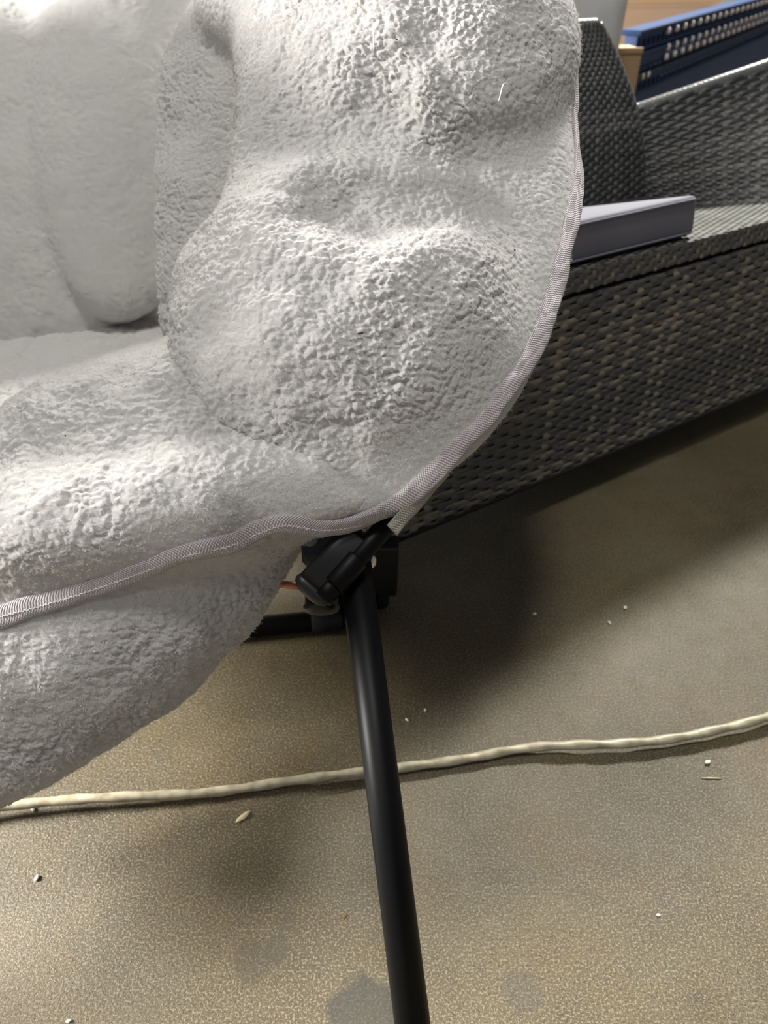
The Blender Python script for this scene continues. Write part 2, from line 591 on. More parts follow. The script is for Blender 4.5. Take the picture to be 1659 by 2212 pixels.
PIPE = [(0.1937, 0.8952, 0.6968), (0.2005, 0.8537, 0.6437), (0.1950, 0.8023, 0.6152), (0.1835, 0.7449, 0.5823), (0.1583, 0.6676, 0.5338), (0.1292, 0.6112, 0.4957), (0.0931, 0.5672, 0.4686), (0.0627, 0.5407, 0.4461), (0.0343, 0.5206, 0.4268), (0.0082, 0.5075, 0.4116), (-0.0199, 0.5017, 0.3978), (-0.0510, 0.4879, 0.4028), (-0.0799, 0.4743, 0.4179), (-0.1019, 0.4669, 0.4165), (-0.1244, 0.4598, 0.4091), (-0.1608, 0.4507, 0.4056), (-0.1995, 0.4452, 0.3920), (-0.2388, 0.4397, 0.3785), (-0.2776, 0.4337, 0.3675), (-0.3167, 0.4285, 0.3576), (-0.3643, 0.4230, 0.3458), (-0.4440, 0.4225, 0.3207)]
pipe_path = catmull(PIPE, 10)


def puff(name, f, lo, hi, h, levels, parent, amp, freq, low=0.0045, seed=0):
    """mesh an implicit pad, refine it, then raise the curls of the pile"""
    V, Q = surface_net(f, lo, hi, h)
    me = mesh_from(V, Q)
    o = bpy.data.objects.new('tmp', me); COL.objects.link(o)
    md = o.modifiers.new('s', 'SUBSURF'); md.levels = levels; md.render_levels = levels
    dg = bpy.context.evaluated_depsgraph_get()
    me2 = bpy.data.meshes.new_from_object(o.evaluated_get(dg))
    bpy.data.objects.remove(o)
    n = len(me2.vertices)
    print(name, n)
    co = np.empty(n * 3); me2.vertices.foreach_get('co', co); co = co.reshape(-1, 3)
    nr = np.empty(n * 3); me2.vertices.foreach_get('normal', nr); nr = nr.reshape(-1, 3)
    near = np.full(n, 9.0)
    for p in pipe_path[::4]:
        near = np.minimum(near, ((co - p) ** 2).sum(1))
    near = np.sqrt(near)
    rim = np.clip((near - 0.012) / 0.07, 0, 1)
    patch = np.clip(0.9 + 0.55 * vnoise(co * 18, seed + 50), 0.5, 1.3)
    a = amp * (0.30 + 0.70 * rim) * patch
    warp = np.stack([vnoise(co * freq * 0.5, seed + k) for k in (21, 22, 23)], 1)
    q = co * freq * np.array([0.9, 1.0, 1.1]) + 0.45 * warp
    w = worley(q, seed)
    bumps = 1.0 - 1.5 * np.minimum(w, 0.95) ** 2
    fine = 1.0 - 1.3 * np.minimum(worley(q * 1.9 + 7.7, seed + 4), 0.95) ** 2
    d = a * (1.0 * bumps + 0.45 * fine + 0.35 * vnoise(q * 3.1, seed + 9)) + low * rim * fbm(co * 22, 2, seed + 31)
    co2 = co + nr * (d - amp * 0.6)[:, None]
    me2.vertices.foreach_set('co', co2.ravel())
    me2.update()
    return link(name, me2, M_FLEECE, parent)


def fuzz(owner, n, length, seed, material):
    """short loose fibres standing in the pile of a fleece part"""
    me = owner.data
    m = len(me.vertices)
    co = np.empty(m * 3); me.vertices.foreach_get('co', co); co = co.reshape(-1, 3)
    nr = np.empty(m * 3); me.vertices.foreach_get('normal', nr); nr = nr.reshape(-1, 3)
    rg = np.random.default_rng(seed)
    ok = np.where((nr @ np.array([0, -0.75, 0.66])) > -0.35)[0]
    near = np.full(len(ok), 9.0)
    for p in pipe_path[::3]:
        near = np.minimum(near, ((co[ok] - p) ** 2).sum(1))
    ok = ok[near > 0.013 ** 2]
    pick = rg.choice(ok, n)
    base = co[pick] + rg.normal(0, 0.0006, (n, 3))
    d0 = nr[pick] * 0.8 + rg.normal(0, 0.75, (n, 3)); d0 /= np.linalg.norm(d0, axis=1)[:, None]
    d1 = d0 + rg.normal(0, 0.9, (n, 3)); d1 /= np.linalg.norm(d1, axis=1)[:, None]
    d2 = d1 + rg.normal(0, 1.0, (n, 3)); d2 /= np.linalg.norm(d2, axis=1)[:, None]
    L = (length * rg.uniform(0.4, 1.2, n))[:, None] / 3
    pts = np.stack([base - nr[pick] * 0.0005, base + d0 * L, base + (d0 + d1) * L, base + (d0 + d1 + d2) * L], 1)
    hc = bpy.data.hair_curves.new('fibre_pile')
    hc.add_curves([4] * n)
    hc.attributes['position'].data.foreach_set('vector', pts.astype(np.float32).ravel())
    ra = hc.attributes.get('radius') or hc.attributes.new('radius', 'FLOAT', 'POINT')
    ra.data.foreach_set('value', np.tile(np.array([0.00007, 0.00007, 0.00006, 0.00003], np.float32), n))
    hc.materials.append(material)
    o = bpy.data.objects.new('fibre_pile', hc)
    COL.objects.link(o)
    o.parent = owner
    o.matrix_parent_inverse = owner.matrix_world.inverted()
    return setp(o, kind='stuff')


M_FIBRE = mat('white_fibre', (0.84, 0.82, 0.79), 0.9, 0, 0.15)
chair = empty('saucer_chair', (-0.3, 0.75, 0.0))
setp(chair, 'white sherpa fleece saucer chair with lilac-grey piping on a black tube frame', 'chair')
wing = puff('side_wing', f_wing, (-0.26, 0.42, 0.30), (0.31, 1.30, 0.98), 0.005, 2, chair, 0.0023, 165, seed=1)
seat = puff('seat_cushion', f_seat, (-0.62, 0.30, 0.10), (0.05, 0.86, 0.56), 0.005, 2, chair, 0.0024, 155, seed=2)
puff('seat_rear', f_rear, (-0.76, 0.42, 0.22), (-0.04, 1.18, 0.36), 0.0065, 2, chair, 0.0030, 120, seed=3)
puff('backrest', f_back, (-1.05, 0.75, 0.22), (0.1, 1.70, 1.25), 0.010, 2, chair, 0.0011, 115, low=0.0018, seed=4)


bpy.context.view_layer.update()
fuzz(wing, 85000, 0.0036, 71, M_FIBRE)
fuzz(seat, 75000, 0.0036, 72, M_FIBRE)
puff('side_wing', ell(E_FAR_WING), (-0.88, 0.30, 0.15), (-0.62, 1.4, 1.1), 0.012, 1, chair, 0.002, 115, seed=6)


def band(path, f, half, thick, parent, name, material, face, pitch=0.0024, wob=0.0):
    path, s = resample(path, 0.0022)
    g = grad(f, path)
    T = np.gradient(path, axis=0); T /= np.linalg.norm(T, axis=1)[:, None]
    N = g + np.array(face)[None]
    N -= T * (N * T).sum(1)[:, None]; N /= np.linalg.norm(N, axis=1)[:, None]
    B = np.cross(T, N)
    prof = []
    m = 14
    for k in range(m):
        a = 2 * math.pi * k / m
        ca, sa = math.cos(a), math.sin(a)
        prof.append((math.copysign(abs(ca) ** 0.7, ca), math.copysign(abs(sa) ** 0.7, sa)))
    wv = 1 + wob * (vnoise(np.stack([s * 38, s * 0, s * 0], 1), 3) + 0.5 * vnoise(np.stack([s * 90, s * 0 + 4, s * 0], 1), 5))
    sh = 0.0018 * vnoise(np.stack([s * 30, s * 0 + 9, s * 0], 1), 8) * (1 if wob else 0)
    V = []
    for cx_, cy_ in prof:
        V.append(path + B * (half * wv * cx_ + sh)[:, None] + N * (thick * cy_ + 0.0008 * vnoise(np.stack([s * 70, s * 0 + cx_, s * 0], 1), 6))[:, None])
    V = np.stack(V, 1).reshape(-1, 3)
    Fc, UV = [], []
    for i in range(len(path) - 1):
        for k in range(m):
            k2 = (k + 1) % m
            Fc.append((i * m + k, i * m + k2, (i + 1) * m + k2, (i + 1) * m + k))
            v0 = k * 1.0; v1 = (k + 1) * 1.0
            UV += [(s[i] / pitch, v0), (s[i] / pitch, v1), (s[i + 1] / pitch, v1), (s[i + 1] / pitch, v0)]
    Fc.append(tuple(range(m))[::-1]); UV += [(0, 0)] * m
    Fc.append(tuple((len(path) - 1) * m + k for k in range(m))); UV += [(0, 0)] * m
    me = mesh_from(V, Fc)
    uv = me.uv_layers.new(name='weave')
    uv.data.foreach_set('uv', np.array(UV, np.float32).ravel())
    return link(name, me, material, parent), path, N, B, T


f_all = union(f_wing, f_seat, k=0.012)
pp = snap(f_all, pipe_path, 10)
pk = 0.6 * pipe_path + 0.4 * pp
piping, ppath, pN, pB, pT = band(pk, f_all, 0.0088, 0.0036, chair, 'piping', M_WEB, (0.0, -0.55, 0.42), wob=0.13)

# zigzag stitching along the front of the piping
st = Batch()
i0 = int(len(ppath) * 0.56)
for i in range(i0, len(ppath) - 2, 1):
    p = ppath[i] + pN[i] * 0.0037 - pB[i] * 0.0012
    z = pB[i] * (0.0007 if i % 2 else -0.0007)
    q = ppath[i + 1] + pN[i + 1] * 0.0037 - pB[i + 1] * 0.0012 - pB[i + 1] * (0.0007 if i % 2 else -0.0007)
    st.add(*tube([p + z, q], 0.00028, 5))
setp(link('stitching', st.mesh(), M_THREAD, piping), kind='stuff')

# cream webbing tab that peeps out under the corner
tab_path = catmull([(0.0553, 0.5366, 0.4279), (0.0387, 0.5226, 0.4164), (0.0203, 0.5054, 0.4041), (0.0066, 0.4929, 0.3946)], 10)
tb = band(tab_path, f_all, 0.0078, 0.0010, chair, 'webbing_tab', M_WEB2, (0.3, -1.6, 0.6))

# loose white tufts standing off the fleece
tf = Batch()
for (a, b, r) in (((-0.3011, 0.5699, 0.4656), (-0.3319, 0.5747, 0.4717), 0.0020), ((-0.3141, 0.5643, 0.4632), (-0.3312, 0.5673, 0.4671), 0.0014), ((-0.3009, 0.5638, 0.4659), (-0.3262, 0.5776, 0.4672), 0.0012),
                  ((-0.0099, 0.8017, 0.7347), (-0.0090, 0.7810, 0.7178), 0.0008), ((0.1109, 0.7785, 0.6919), (0.1055, 0.7731, 0.6785), 0.0009)):
    a, b = np.array(a), np.array(b)
    pth = np.array([a + (b - a) * k / 6 + np.array([0, 0, 0.002]) * math.sin(k) for k in range(7)])
    tf.add(*tube(pth, [r * w for w in (0.5, 0.9, 1, 0.95, 0.8, 0.6, 0.15)], 7))
setp(link('loose_tuft', tf.mesh(), M_FIBRE, chair), kind='stuff')


# ---- black tube frame
def part_tube(name, pts, r, material, parent, seg=24):
    V, Fc = tube(np.array(pts, float), r, seg)
    return link(name, mesh_from(V, Fc), material, parent)


def flat_caps(o):
    for p in o.data.polygons:
        if len(p.vertices) > 6: p.use_smooth = False
    return o


leg_top = np.array((-0.0259, 0.4987, 0.3468)); leg_low = np.array((0.0236, 0.2214, 0.0893))
ld = (leg_low - leg_top) / np.linalg.norm(leg_low - leg_top)
leg_end = leg_low + ld * ((0.012 - leg_low[2]) / ld[2])
leg = flat_caps(part_tube('leg', [leg_top - ld * 0.03, leg_end], 0.0150, M_BLACK, chair))
leg2 = flat_caps(part_tube('leg', [(-0.62, 0.50, 0.40), (-0.68, 0.14, 0.012)], 0.0150, M_BLACK, chair))
V, Fc = lathe([(-0.022, 0.0168), (-0.02, 0.0178), (0.006, 0.0178), (0.012, 0.015)], leg_end, ld)
link('rubber_foot', mesh_from(V, Fc), M_RUBBER, leg)

ax0 = np.array((0.0178, 0.5300, 0.3934)); ax1 = np.array((-0.0587, 0.4552, 0.3432))
axd = (ax1 - ax0) / np.linalg.norm(ax1 - ax0)
L = np.linalg.norm(ax1 - ax0)
seat_tube = flat_caps(part_tube('seat_tube', [ax0 + axd * 0.004, ax0 + axd * (L * 0.80)], 0.0096, M_BLACK, chair))
V, Fc = lathe([(0.545 * L, 0.0097), (0.55 * L, 0.0112), (0.556 * L, 0.0116), (0.812 * L, 0.0116), (0.818 * L, 0.0110), (0.818 * L, 0.0094)], ax0, axd)
flat_caps(link('tube_collar', mesh_from(V, Fc), M_BLACK, chair))
V, Fc = lathe([(0.80 * L, 0.0092), (0.83 * L, 0.0100), (0.835 * L, 0.0104), (0.94 * L, 0.0104)], ax0, axd)
flat_caps(link('tube_sleeve', mesh_from(V, Fc), M_BLACK, chair))

# bracket plate behind the collar, with a domed end cap
camf = np.array([0, 0.788, -0.6157])
side = np.cross(axd, camf); side /= np.linalg.norm(side)
if side[0] > 0: side = -side
fwd = np.cross(axd, side)
if fwd[1] < 0: fwd = -fwd
bo = ax0 + axd * (L * 0.42) + side * 0.0105 + fwd * 0.002
bl = L * 0.50


def stadium(o, d, s, w, half, thick, length, seg=12):
    """oval bar: axis d, wide direction s, thin direction w"""
    ring = []
    for k in range(seg * 2):
        a = 2 * math.pi * k / (seg * 2)
        ca, sa = math.cos(a), math.sin(a)
        ring.append((math.copysign(abs(ca) ** 0.55, ca) * half, math.copysign(abs(sa) ** 0.55, sa) * thick))
    prof = [(0, 0.98), (0.002, 1.0), (length, 1.0)]
    V = np.concatenate([[o + d * z + s * (a * m) + w * (b * m) for a, b in ring] for z, m in prof])
    n = len(ring); Fc = []
    for i in range(len(prof) - 1):
        for k in range(n):
            Fc.append((i * n + k, i * n + (k + 1) % n, (i + 1) * n + (k + 1) % n, (i + 1) * n + k))
    Fc.append(tuple(range(n))[::-1]); Fc.append(tuple((len(prof) - 1) * n + k for k in range(n)))
    return V, Fc, ring


V, Fc, ring = stadium(bo, axd, side, fwd, 0.0175, 0.0095, bl)
bracket = flat_caps(link('bracket', mesh_from(V, Fc), M_PLASTIC, chair))
# end cap: lip then dome
prof = [(0.0, 1.0), (0.0, 1.05), (0.003, 1.06), (0.006, 0.98), (0.0085, 0.78), (0.0100, 0.45), (0.0104, 0.1)]
n = len(ring)
o_ = bo + axd * bl
V = np.concatenate([[o_ + axd * z + side * (a * m) + fwd * (b * m) for a, b in ring] for z, m in prof])
Fc = [(i * n + k, i * n + (k + 1) % n, (i + 1) * n + (k + 1) % n, (i + 1) * n + k) for i in range(len(prof) - 1) for k in range(n)]
Fc += [tuple(range(n))[::-1], tuple((len(prof) - 1) * n + k for k in range(n))]
link('end_cap', mesh_from(V, Fc), M_PLASTIC, bracket)
# upper gusset that joins the bracket to the hidden ring under the fleece
gus = hexa([(-0.0742, 0.4983, 0.3528), (-0.0541, 0.4855, 0.3363), (-0.0272, 0.5197, 0.3704), (-0.0757, 0.5197, 0.3704),
            (-0.0728, 0.4937, 0.3680), (-0.0531, 0.4798, 0.3502), (-0.0223, 0.5151, 0.3954), (-0.0756, 0.5126, 0.3922)], 0.002)
link('gusset_plate', gus, M_PLASTIC, chair, smooth=False)
c0 = np.array((-0.0653, 0.5010, 0.3790))
V, Fc = lathe([(0, 0.0072), (0.001, 0.0074), (0.0022, 0.0068), (0.0028, 0.004)], c0, -camf)
link('bolt_cap', mesh_from(V, Fc), M_STEEL, chair)
# second plug under the bracket: short vertical tube with domed end cap
pl = np.array((-0.0585, 0.5118, 0.3262)); pe = np.array((-0.0584, 0.4875, 0.3065))
pd = (pe - pl) / np.linalg.norm(pe - pl); plen = np.linalg.norm(pe - pl)
V, Fc = lathe([(0, 0.0158), (plen * 0.92, 0.0158), (plen * 0.93, 0.0172), (plen + 0.001, 0.0174), (plen + 0.004, 0.0155), (plen + 0.006, 0.0115), (plen + 0.0072, 0.005)], pl, pd)
plug = link('post_plug', mesh_from(V, Fc), M_PLASTIC, chair)
# zinc bolt on the rear side of the joint
bc = np.array((-0.0140, 0.5155, 0.3391))
V, Fc = lathe([(0, 0.0065), (0.003, 0.0068), (0.0055, 0.0055), (0.0068, 0.0028)], bc, (0.9, -0.35, 0.15), 18)
link('zinc_bolt', mesh_from(V, Fc), M_CHROME, chair)
part_tube('copper_rod', [(-0.1206, 0.5215, 0.3062), (-0.0695, 0.5115, 0.3096)], 0.0036, M_COPPER, chair, 14)
# hidden ring below the fleece that the tubes carry, and the rear floor rail
part_tube('ring_tube', catmull([(0.0134, 0.5519, 0.3694), (0.0811, 0.6592, 0.4093), (0.1533, 0.8012, 0.5017), (0.1636, 0.9893, 0.6532)], 8), 0.0096, M_BLACK, chair)
rr = [(-0.3282, 0.7196, 0.0160), (-0.2055, 0.7338, 0.0160), (-0.0736, 0.7502, 0.0160), (-0.0267, 0.7576, 0.0160)]
rail = part_tube('floor_rail', catmull(rr, 5), 0.0150, M_BLACK, chair)
V, Fc = lathe([(-0.022, 0.0150), (-0.02, 0.0175), (0.02, 0.0175), (0.022, 0.0150)], (-0.0828, 0.7485, 0.0178), np.array(rr[2]) - np.array(rr[1]))
link('rail_glide', mesh_from(V, Fc), M_RUBBER, rail)
# black sleeve at the end of the floor rail, standing just in front of the sofa corner
slv = hexa([(-0.016, 0.782, 0.030), (0.019, 0.782, 0.030), (0.019, 0.812, 0.030), (-0.016, 0.812, 0.030),
            (-0.018, 0.782, 0.125), (0.021, 0.782, 0.125), (0.021, 0.812, 0.125), (-0.018, 0.812, 0.125)], 0.004)
sleeve = link('rail_sleeve', slv, M_PLASTIC, chair, smooth=False)
V, Fc = lathe([(0, 0.010), (0.003, 0.0135), (0.026, 0.0135), (0.034, 0.012)], (-0.006, 0.797, 0.0), (0, 0, 1), 20)
link('rail_foot', mesh_from(V, Fc), M_RUBBER, sleeve)
part_tube('rail_link', [(-0.0569, 0.7520, 0.0160), (-0.010, 0.797, 0.030)], 0.012, M_BLACK, chair)
part_tube('rear_leg', [(-0.0366, 0.7519, 0.0200), (-0.1653, 0.8085, 0.2431)], 0.0150, M_BLACK, chair)

# ================================================================= WICKER SOFA
SO = np.array((0.0215, 0.8610, 0.0700)); SD = np.array((0.8453, 0.5343, 0.0000)); SN = np.array((-0.5343, 0.8453, 0.0000)); UP = np.array([0, 0, 1.])


def weave(P, n_rows, n_stakes, ribbon=1.02, amp=0.0016, seed=0, both=True, tone=(0.15, 0.75), pale=0.2, pale_tone=None):
    """woven strands over a surface P(s, t) -> (point, normal): rows along s pass over and under stakes"""
    rg = np.random.default_rng(seed)
    bt = Batch()

    def strand(along_s, k, n, m, phase, w, a, tn):
        ns = m * 4
        u = np.linspace(0, 1, ns + 1)
        c = (k + 0.5) / n
        hw = 0.5 * w / n
        h = a * np.cos(u * m * math.pi + phase * math.pi)
        rows = []
        for off, dz in ((-1, -0.0013), (-0.5, 0.0), (0.5, 0.0), (1, -0.0013)):
            x = np.full_like(u, c + off * hw)
            p, nn = P(u, x) if along_s else P(x, u)
            rows.append(p + nn * (h + dz)[:, None])
        V = np.stack(rows, 1).reshape(-1, 3)
        Fc = []
        for i in range(ns):
            for j in range(3):
                q = (i * 4 + j, i * 4 + j + 1, (i + 1) * 4 + j + 1, (i + 1) * 4 + j)
                Fc.append(q[::-1] if along_s else q)
        bt.add(V, Fc, tn)
    for k in range(n_rows):
        strand(True, k, n_rows, n_stakes, k % 2, ribbon * rg.uniform(0.85, 1.05), amp, rg.uniform(*tone) if rg.random() > pale else (pale_tone or tone[1] + 0.25))
    if both:
        for k in range(n_stakes):
            strand(False, k, n_stakes, n_rows, (k + 1) % 2, 0.62, amp * 0.9, rg.uniform(*tone) if rg.random() > pale else (pale_tone or tone[1] + 0.2))
    return bt.mesh()


def surf_quad(a, b, c, d, bow=(0, 0, 0), nrm=None):
    """bilinear patch a-b (bottom), d-c (top); bow bends the b-c edge"""
    a, b, c, d = (np.array(q, float) for q in (a, b, c, d))
    bow = np.array(bow, float)
    nn = np.cross(b - a, d - a); nn /= np.linalg.norm(nn)
    if nrm is not None and nn @ np.array(nrm) < 0: nn = -nn

    def P(s, t):
        s = np.asarray(s)[:, None]; t = np.asarray(t)[:, None]
        p = a * (1 - s) * (1 - t) + b * s * (1 - t) + c * s * t + d * (1 - s) * t + bow * s * 4 * t * (1 - t)
        return p, np.broadcast_to(nn, p.shape)
    return P, nn


sofa = empty('wicker_sofa', tuple(SO + SD * 0.6 + SN * 0.2 - UP * 0.07))
setp(sofa, 'dark grey woven wicker sofa behind the white fleece chair', 'sofa')
x0, x1 = -0.035, 1.55
B0, B1 = 0.07, 0.392
DEP = 0.40
# core carcass under the seat lid (dark) and woven faces
core = box_axes(SO + SD * (x0 + 0.006) + SN * 0.008 + UP * 0.004, SD * (x1 - x0 - 0.012), SN * (DEP - 0.02), UP * (B1 - B0 - 0.006), 0.004)
link('carcass', core, M_CORE, sofa, smooth=False)
P, nn = surf_quad(SO + SD * x0, SO + SD * x1, SO + SD * x1 + UP * (B1 - B0), SO + SD * x0 + UP * (B1 - B0), nrm=-SN)
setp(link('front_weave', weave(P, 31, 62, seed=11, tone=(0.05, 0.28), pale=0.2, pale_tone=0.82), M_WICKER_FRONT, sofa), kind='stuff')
P, nn = surf_quad(SO + SD * x0 + SN * DEP, SO + SD * x0, SO + SD * x0 + UP * (B1 - B0), SO + SD * x0 + SN * DEP + UP * (B1 - B0), nrm=-SD)
setp(link('end_weave', weave(P, 31, 24, seed=12), M_WICKER, sofa), kind='stuff')
# bottom edge wrap
V, Fc = tube(np.array([SO + SD * x0, SO + SD * x1]) + UP * 0.003 + SN * 0.003, 0.006, 10)
link('base_rail', mesh_from(V, Fc), M_PLASTIC, sofa)
# seat lid: slopes back, front lip wrapped
K = 0.2
zt = 0.43 - SO[2]


def seat_pt(x, d, dz=0.0):
    return SO + SD * x + SN * d + UP * (zt - K * d + dz)


xs = x1
lid = hexa([seat_pt(x0, 0.002, -0.03), seat_pt(xs, 0.002, -0.03), seat_pt(xs, DEP, -0.012), seat_pt(x0, DEP, -0.012),
            seat_pt(x0, 0.002, -0.003), seat_pt(xs, 0.002, -0.003), seat_pt(xs, DEP, -0.003), seat_pt(x0, DEP, -0.003)], 0.003)
link('seat_lid', lid, M_CORE, sofa, smooth=False)
P, nn = surf_quad(seat_pt(x0, 0.0), seat_pt(xs, 0.0), seat_pt(xs, DEP), seat_pt(x0, DEP), nrm=(0, 0, 1))
setp(link('seat_weave', weave(P, 60, 90, seed=13, amp=0.0012, tone=(0.2, 0.8)), M_WICKER_SEAT, sofa), kind='stuff')
P, nn = surf_quad(seat_pt(x0, 0.0, -0.031), seat_pt(xs, 0.0, -0.031), seat_pt(xs, 0.0), seat_pt(x0, 0.0), nrm=-SN)
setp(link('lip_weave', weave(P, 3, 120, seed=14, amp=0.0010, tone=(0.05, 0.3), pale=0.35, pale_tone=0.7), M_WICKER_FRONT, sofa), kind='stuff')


def panel(name, a, b, c, d, nrm, rows, stakes, thick, bow=(0, 0, 0), seed=0, tone=(0.1, 0.6), rim=0.007):
    """upright woven panel of real thickness with wrapped rims"""
    P, nn = surf_quad(a, b, c, d, bow, nrm)
    t = np.linspace(0, 1, 13)
    l, _ = P(t * 0, t); r, _ = P(t * 0 + 1, t)
    bk = -nn * thick
    V = []; Fc = []
    for off in (-nn * 0.003, bk):
        V += list(l + off) + list(r + off)
    for i in range(12):
        Fc.append((i, 13 + i, 14 + i, i + 1))
        Fc.append((26 + i, 27 + i, 40 + i, 39 + i))
        Fc.append((i, i + 1, 27 + i, 26 + i)); Fc.append((13 + i, 39 + i, 40 + i, 14 + i))
    Fc.append((12, 25, 51, 38)); Fc.append((0, 26, 39, 13))
    me = mesh_from(V, Fc)
    bm = bmesh.new(); bm.from_mesh(me); bmesh.ops.recalc_face_normals(bm, faces=bm.faces); bm.to_mesh(me); bm.free()
    root = link(name, me, M_CORE, sofa, smooth=False)
    setp(link('panel_weave', weave(P, rows, stakes, seed=seed, tone=tone), M_WICKER, root), kind='stuff')
    s = np.linspace(0, 1, 9)
    top, _ = P(s, s * 0 + 1)
    for pth, rr_ in ((top - nn * thick * 0.5, thick * 0.46), (r - nn * thick * 0.5, thick * 0.46)):
        # wrapped rim: ringed strand
        p2, s2 = resample(pth, 0.004)
        V, F2 = tube(p2, rr_ * (0.98 + 0.04 * np.cos(s2 / 0.010 * 2 * math.pi)), 12)
        link('rim_wrap', mesh_from(V, F2), M_RIM, root)
    return root


panel('backrest', seat_pt(0.15, 0.385), (0.5193, 1.5350, 0.3692), (0.3988, 1.6262, 0.6724), (0.2335, 1.5857, 0.6694), (-0.1, -1, 0.1), 42, 44, 0.030,
      bow=(0.030, 0.0, 0.0), seed=21, tone=(0.15, 0.55))
panel('armrest', (0.5221, 1.5323, 0.3700), (0.8030, 1.3844, 0.4250), (0.8643, 1.6304, 0.6454), (0.4822, 1.5929, 0.5323), (0.2, -1, 0.1), 25, 17, 0.034, seed=22, tone=(0.0, 0.5))


def sofa_foot(x, d):
    o = SO + SD * x + SN * d
    h = SO[2]
    b = 0.021; t_ = 0.027
    c = [o - SD * b - SN * b - UP * (h - 0.006), o + SD * b - SN * b - UP * (h - 0.006), o + SD * b + SN * b - UP * (h - 0.006), o - SD * b + SN * b - UP * (h - 0.006),
         o - SD * t_ - SN * t_ + UP * 0.012, o + SD * t_ - SN * t_ + UP * 0.012, o + SD * t_ + SN * t_ + UP * 0.012, o - SD * t_ + SN * t_ + UP * 0.012]
    ft = link('foot', hexa(c, 0.004), M_PLASTIC, sofa, smooth=False)
    V, Fc = lathe([(0, 0.016), (0.002, 0.019), (0.010, 0.019), (0.012, 0.015)], (o[0], o[1], 0), (0, 0, 1), 20)
    link('glide', mesh_from(V, Fc), M_RUBBER, ft)


for x, d in ((x0 + 0.045, 0.12), (x1 - 0.03, 0.03), (x0 + 0.03, DEP - 0.03), (x1 - 0.03, DEP - 0.03)):
    sofa_foot(x, d)

# ================================================================= GREY SEAT PAD
M_PAD = mat('grey_woven_polyester', (0.185, 0.185, 0.218), 0.8, 0, 0.15)
t = NT(M_PAD)
co = t.n('ShaderNodeTexCoord').outputs['Object']
n1 = t.n('ShaderNodeTexNoise', i_Scale=900.0, i_Detail=2.0); t.l(co, n1.inputs['Vector'])
t.bump(n1.outputs[0], 0.25, 0.0006)


def pad_grid(c, nx, ny, nz, puffy):
    c = [np.array(q, float) for q in c]
    bm = bmesh.new()
    v = [bm.verts.new(tuple(q)) for q in c]
    for f in ((3, 2, 1, 0), (4, 5, 6, 7), (0, 1, 5, 4), (1, 2, 6, 5), (2, 3, 7, 6), (3, 0, 4, 7)):
        bm.faces.new([v[i] for i in f])
    bmesh.ops.recalc_face_normals(bm, faces=bm.faces)
    bmesh.ops.bevel(bm, geom=list(bm.edges), offset=puffy, segments=4, affect='EDGES', profile=0.55)
    me = bpy.data.meshes.new('pad'); bm.to_mesh(me); bm.free()
    return me


pr = (0.4811, 1.1638, 0.4279); pL = seat_pt(-0.02, 0.03)
p_r = np.array(pr); xr = (p_r - SO) @ SD
pad_c = [seat_pt(0.16, 0.025, 0.003), seat_pt(xr + 0.012, 0.020, 0.003), seat_pt(xr - 0.01, 0.30, 0.003), seat_pt(0.16, 0.34, 0.003),
         seat_pt(0.16, 0.025, 0.066), seat_pt(xr, 0.020, 0.066), seat_pt(xr - 0.02, 0.30, 0.034), seat_pt(0.16, 0.34, 0.060)]
pad = link('seat_pad', pad_grid(pad_c, 1, 1, 1, 0.011), M_PAD)
setp(pad, 'flat slate-grey fabric seat pad lying on the wicker sofa', 'cushion')
seam = catmull([pad_c[4] - SN * 0.0005 - UP * 0.006, pad_c[5] - SN * 0.0005 - UP * 0.006 - SD * 0.010], 10)
link('seam_piping', mesh_from(*tube(seam, 0.0016, 8)), M_PAD, pad)
seam = catmull([pad_c[0] - SN * 0.0005 + UP * 0.006, pad_c[1] - SN * 0.0005 + UP * 0.006 - SD * 0.010], 10)
link('seam_piping', mesh_from(*tube(seam, 0.0016, 8)), M_PAD, pad)

# ================================================================= THINGS BEHIND THE SOFA
M_BIN = mat('frosted_plastic', (0.82, 0.835, 0.87), 0.35, 0, 0.5)
M_BIN.node_tree.nodes['Principled BSDF'].inputs['Transmission Weight'].default_value = 0.2


def rounded_loop(w, d, r, n=5):
    pts = []
    for cx_, cy_, a0 in ((w / 2 - r, d / 2 - r, 0), (-w / 2 + r, d / 2 - r, 90), (-w / 2 + r, -d / 2 + r, 180), (w / 2 - r, -d / 2 + r, 270)):
        for k in range(n + 1):
            a = math.radians(a0 + 90 * k / n)
            pts.append((cx_ + r * math.cos(a), cy_ + r * math.sin(a)))
    return pts


def tub(origin, rot, w, d, h, taper, wall=0.004, r=0.04, lip=0.012):
    """open tapered tub standing on origin"""
    V = []; Fc = []
    prof = [(0.0, 1 - taper, 0), (0.006, 1 - taper, 0.0), (h - 0.03, 1, 0), (h - 0.028, 1, lip), (h, 1, lip), (h, 1, 0), (h - 0.03, 1, -wall), (0.008, 1 - taper, -wall)]
    n = None
    ca, sa = math.cos(rot), math.sin(rot)
    for z, s, off in prof:
        lp = rounded_loop(w * s + 2 * off, d * s + 2 * off, r)
        n = len(lp)
        V += [(origin[0] + x * ca - y * sa, origin[1] + x * sa + y * ca, origin[2] + z) for x, y in lp]
    for i in range(len(prof) - 1):
        for k in range(n):
            Fc.append((i * n + k, i * n + (k + 1) % n, (i + 1) * n + (k + 1) % n, (i + 1) * n + k))
    Fc.append(tuple(range(n))[::-1]); Fc.append(tuple((len(prof) - 1) * n + k for k in range(n)))
    return V, Fc


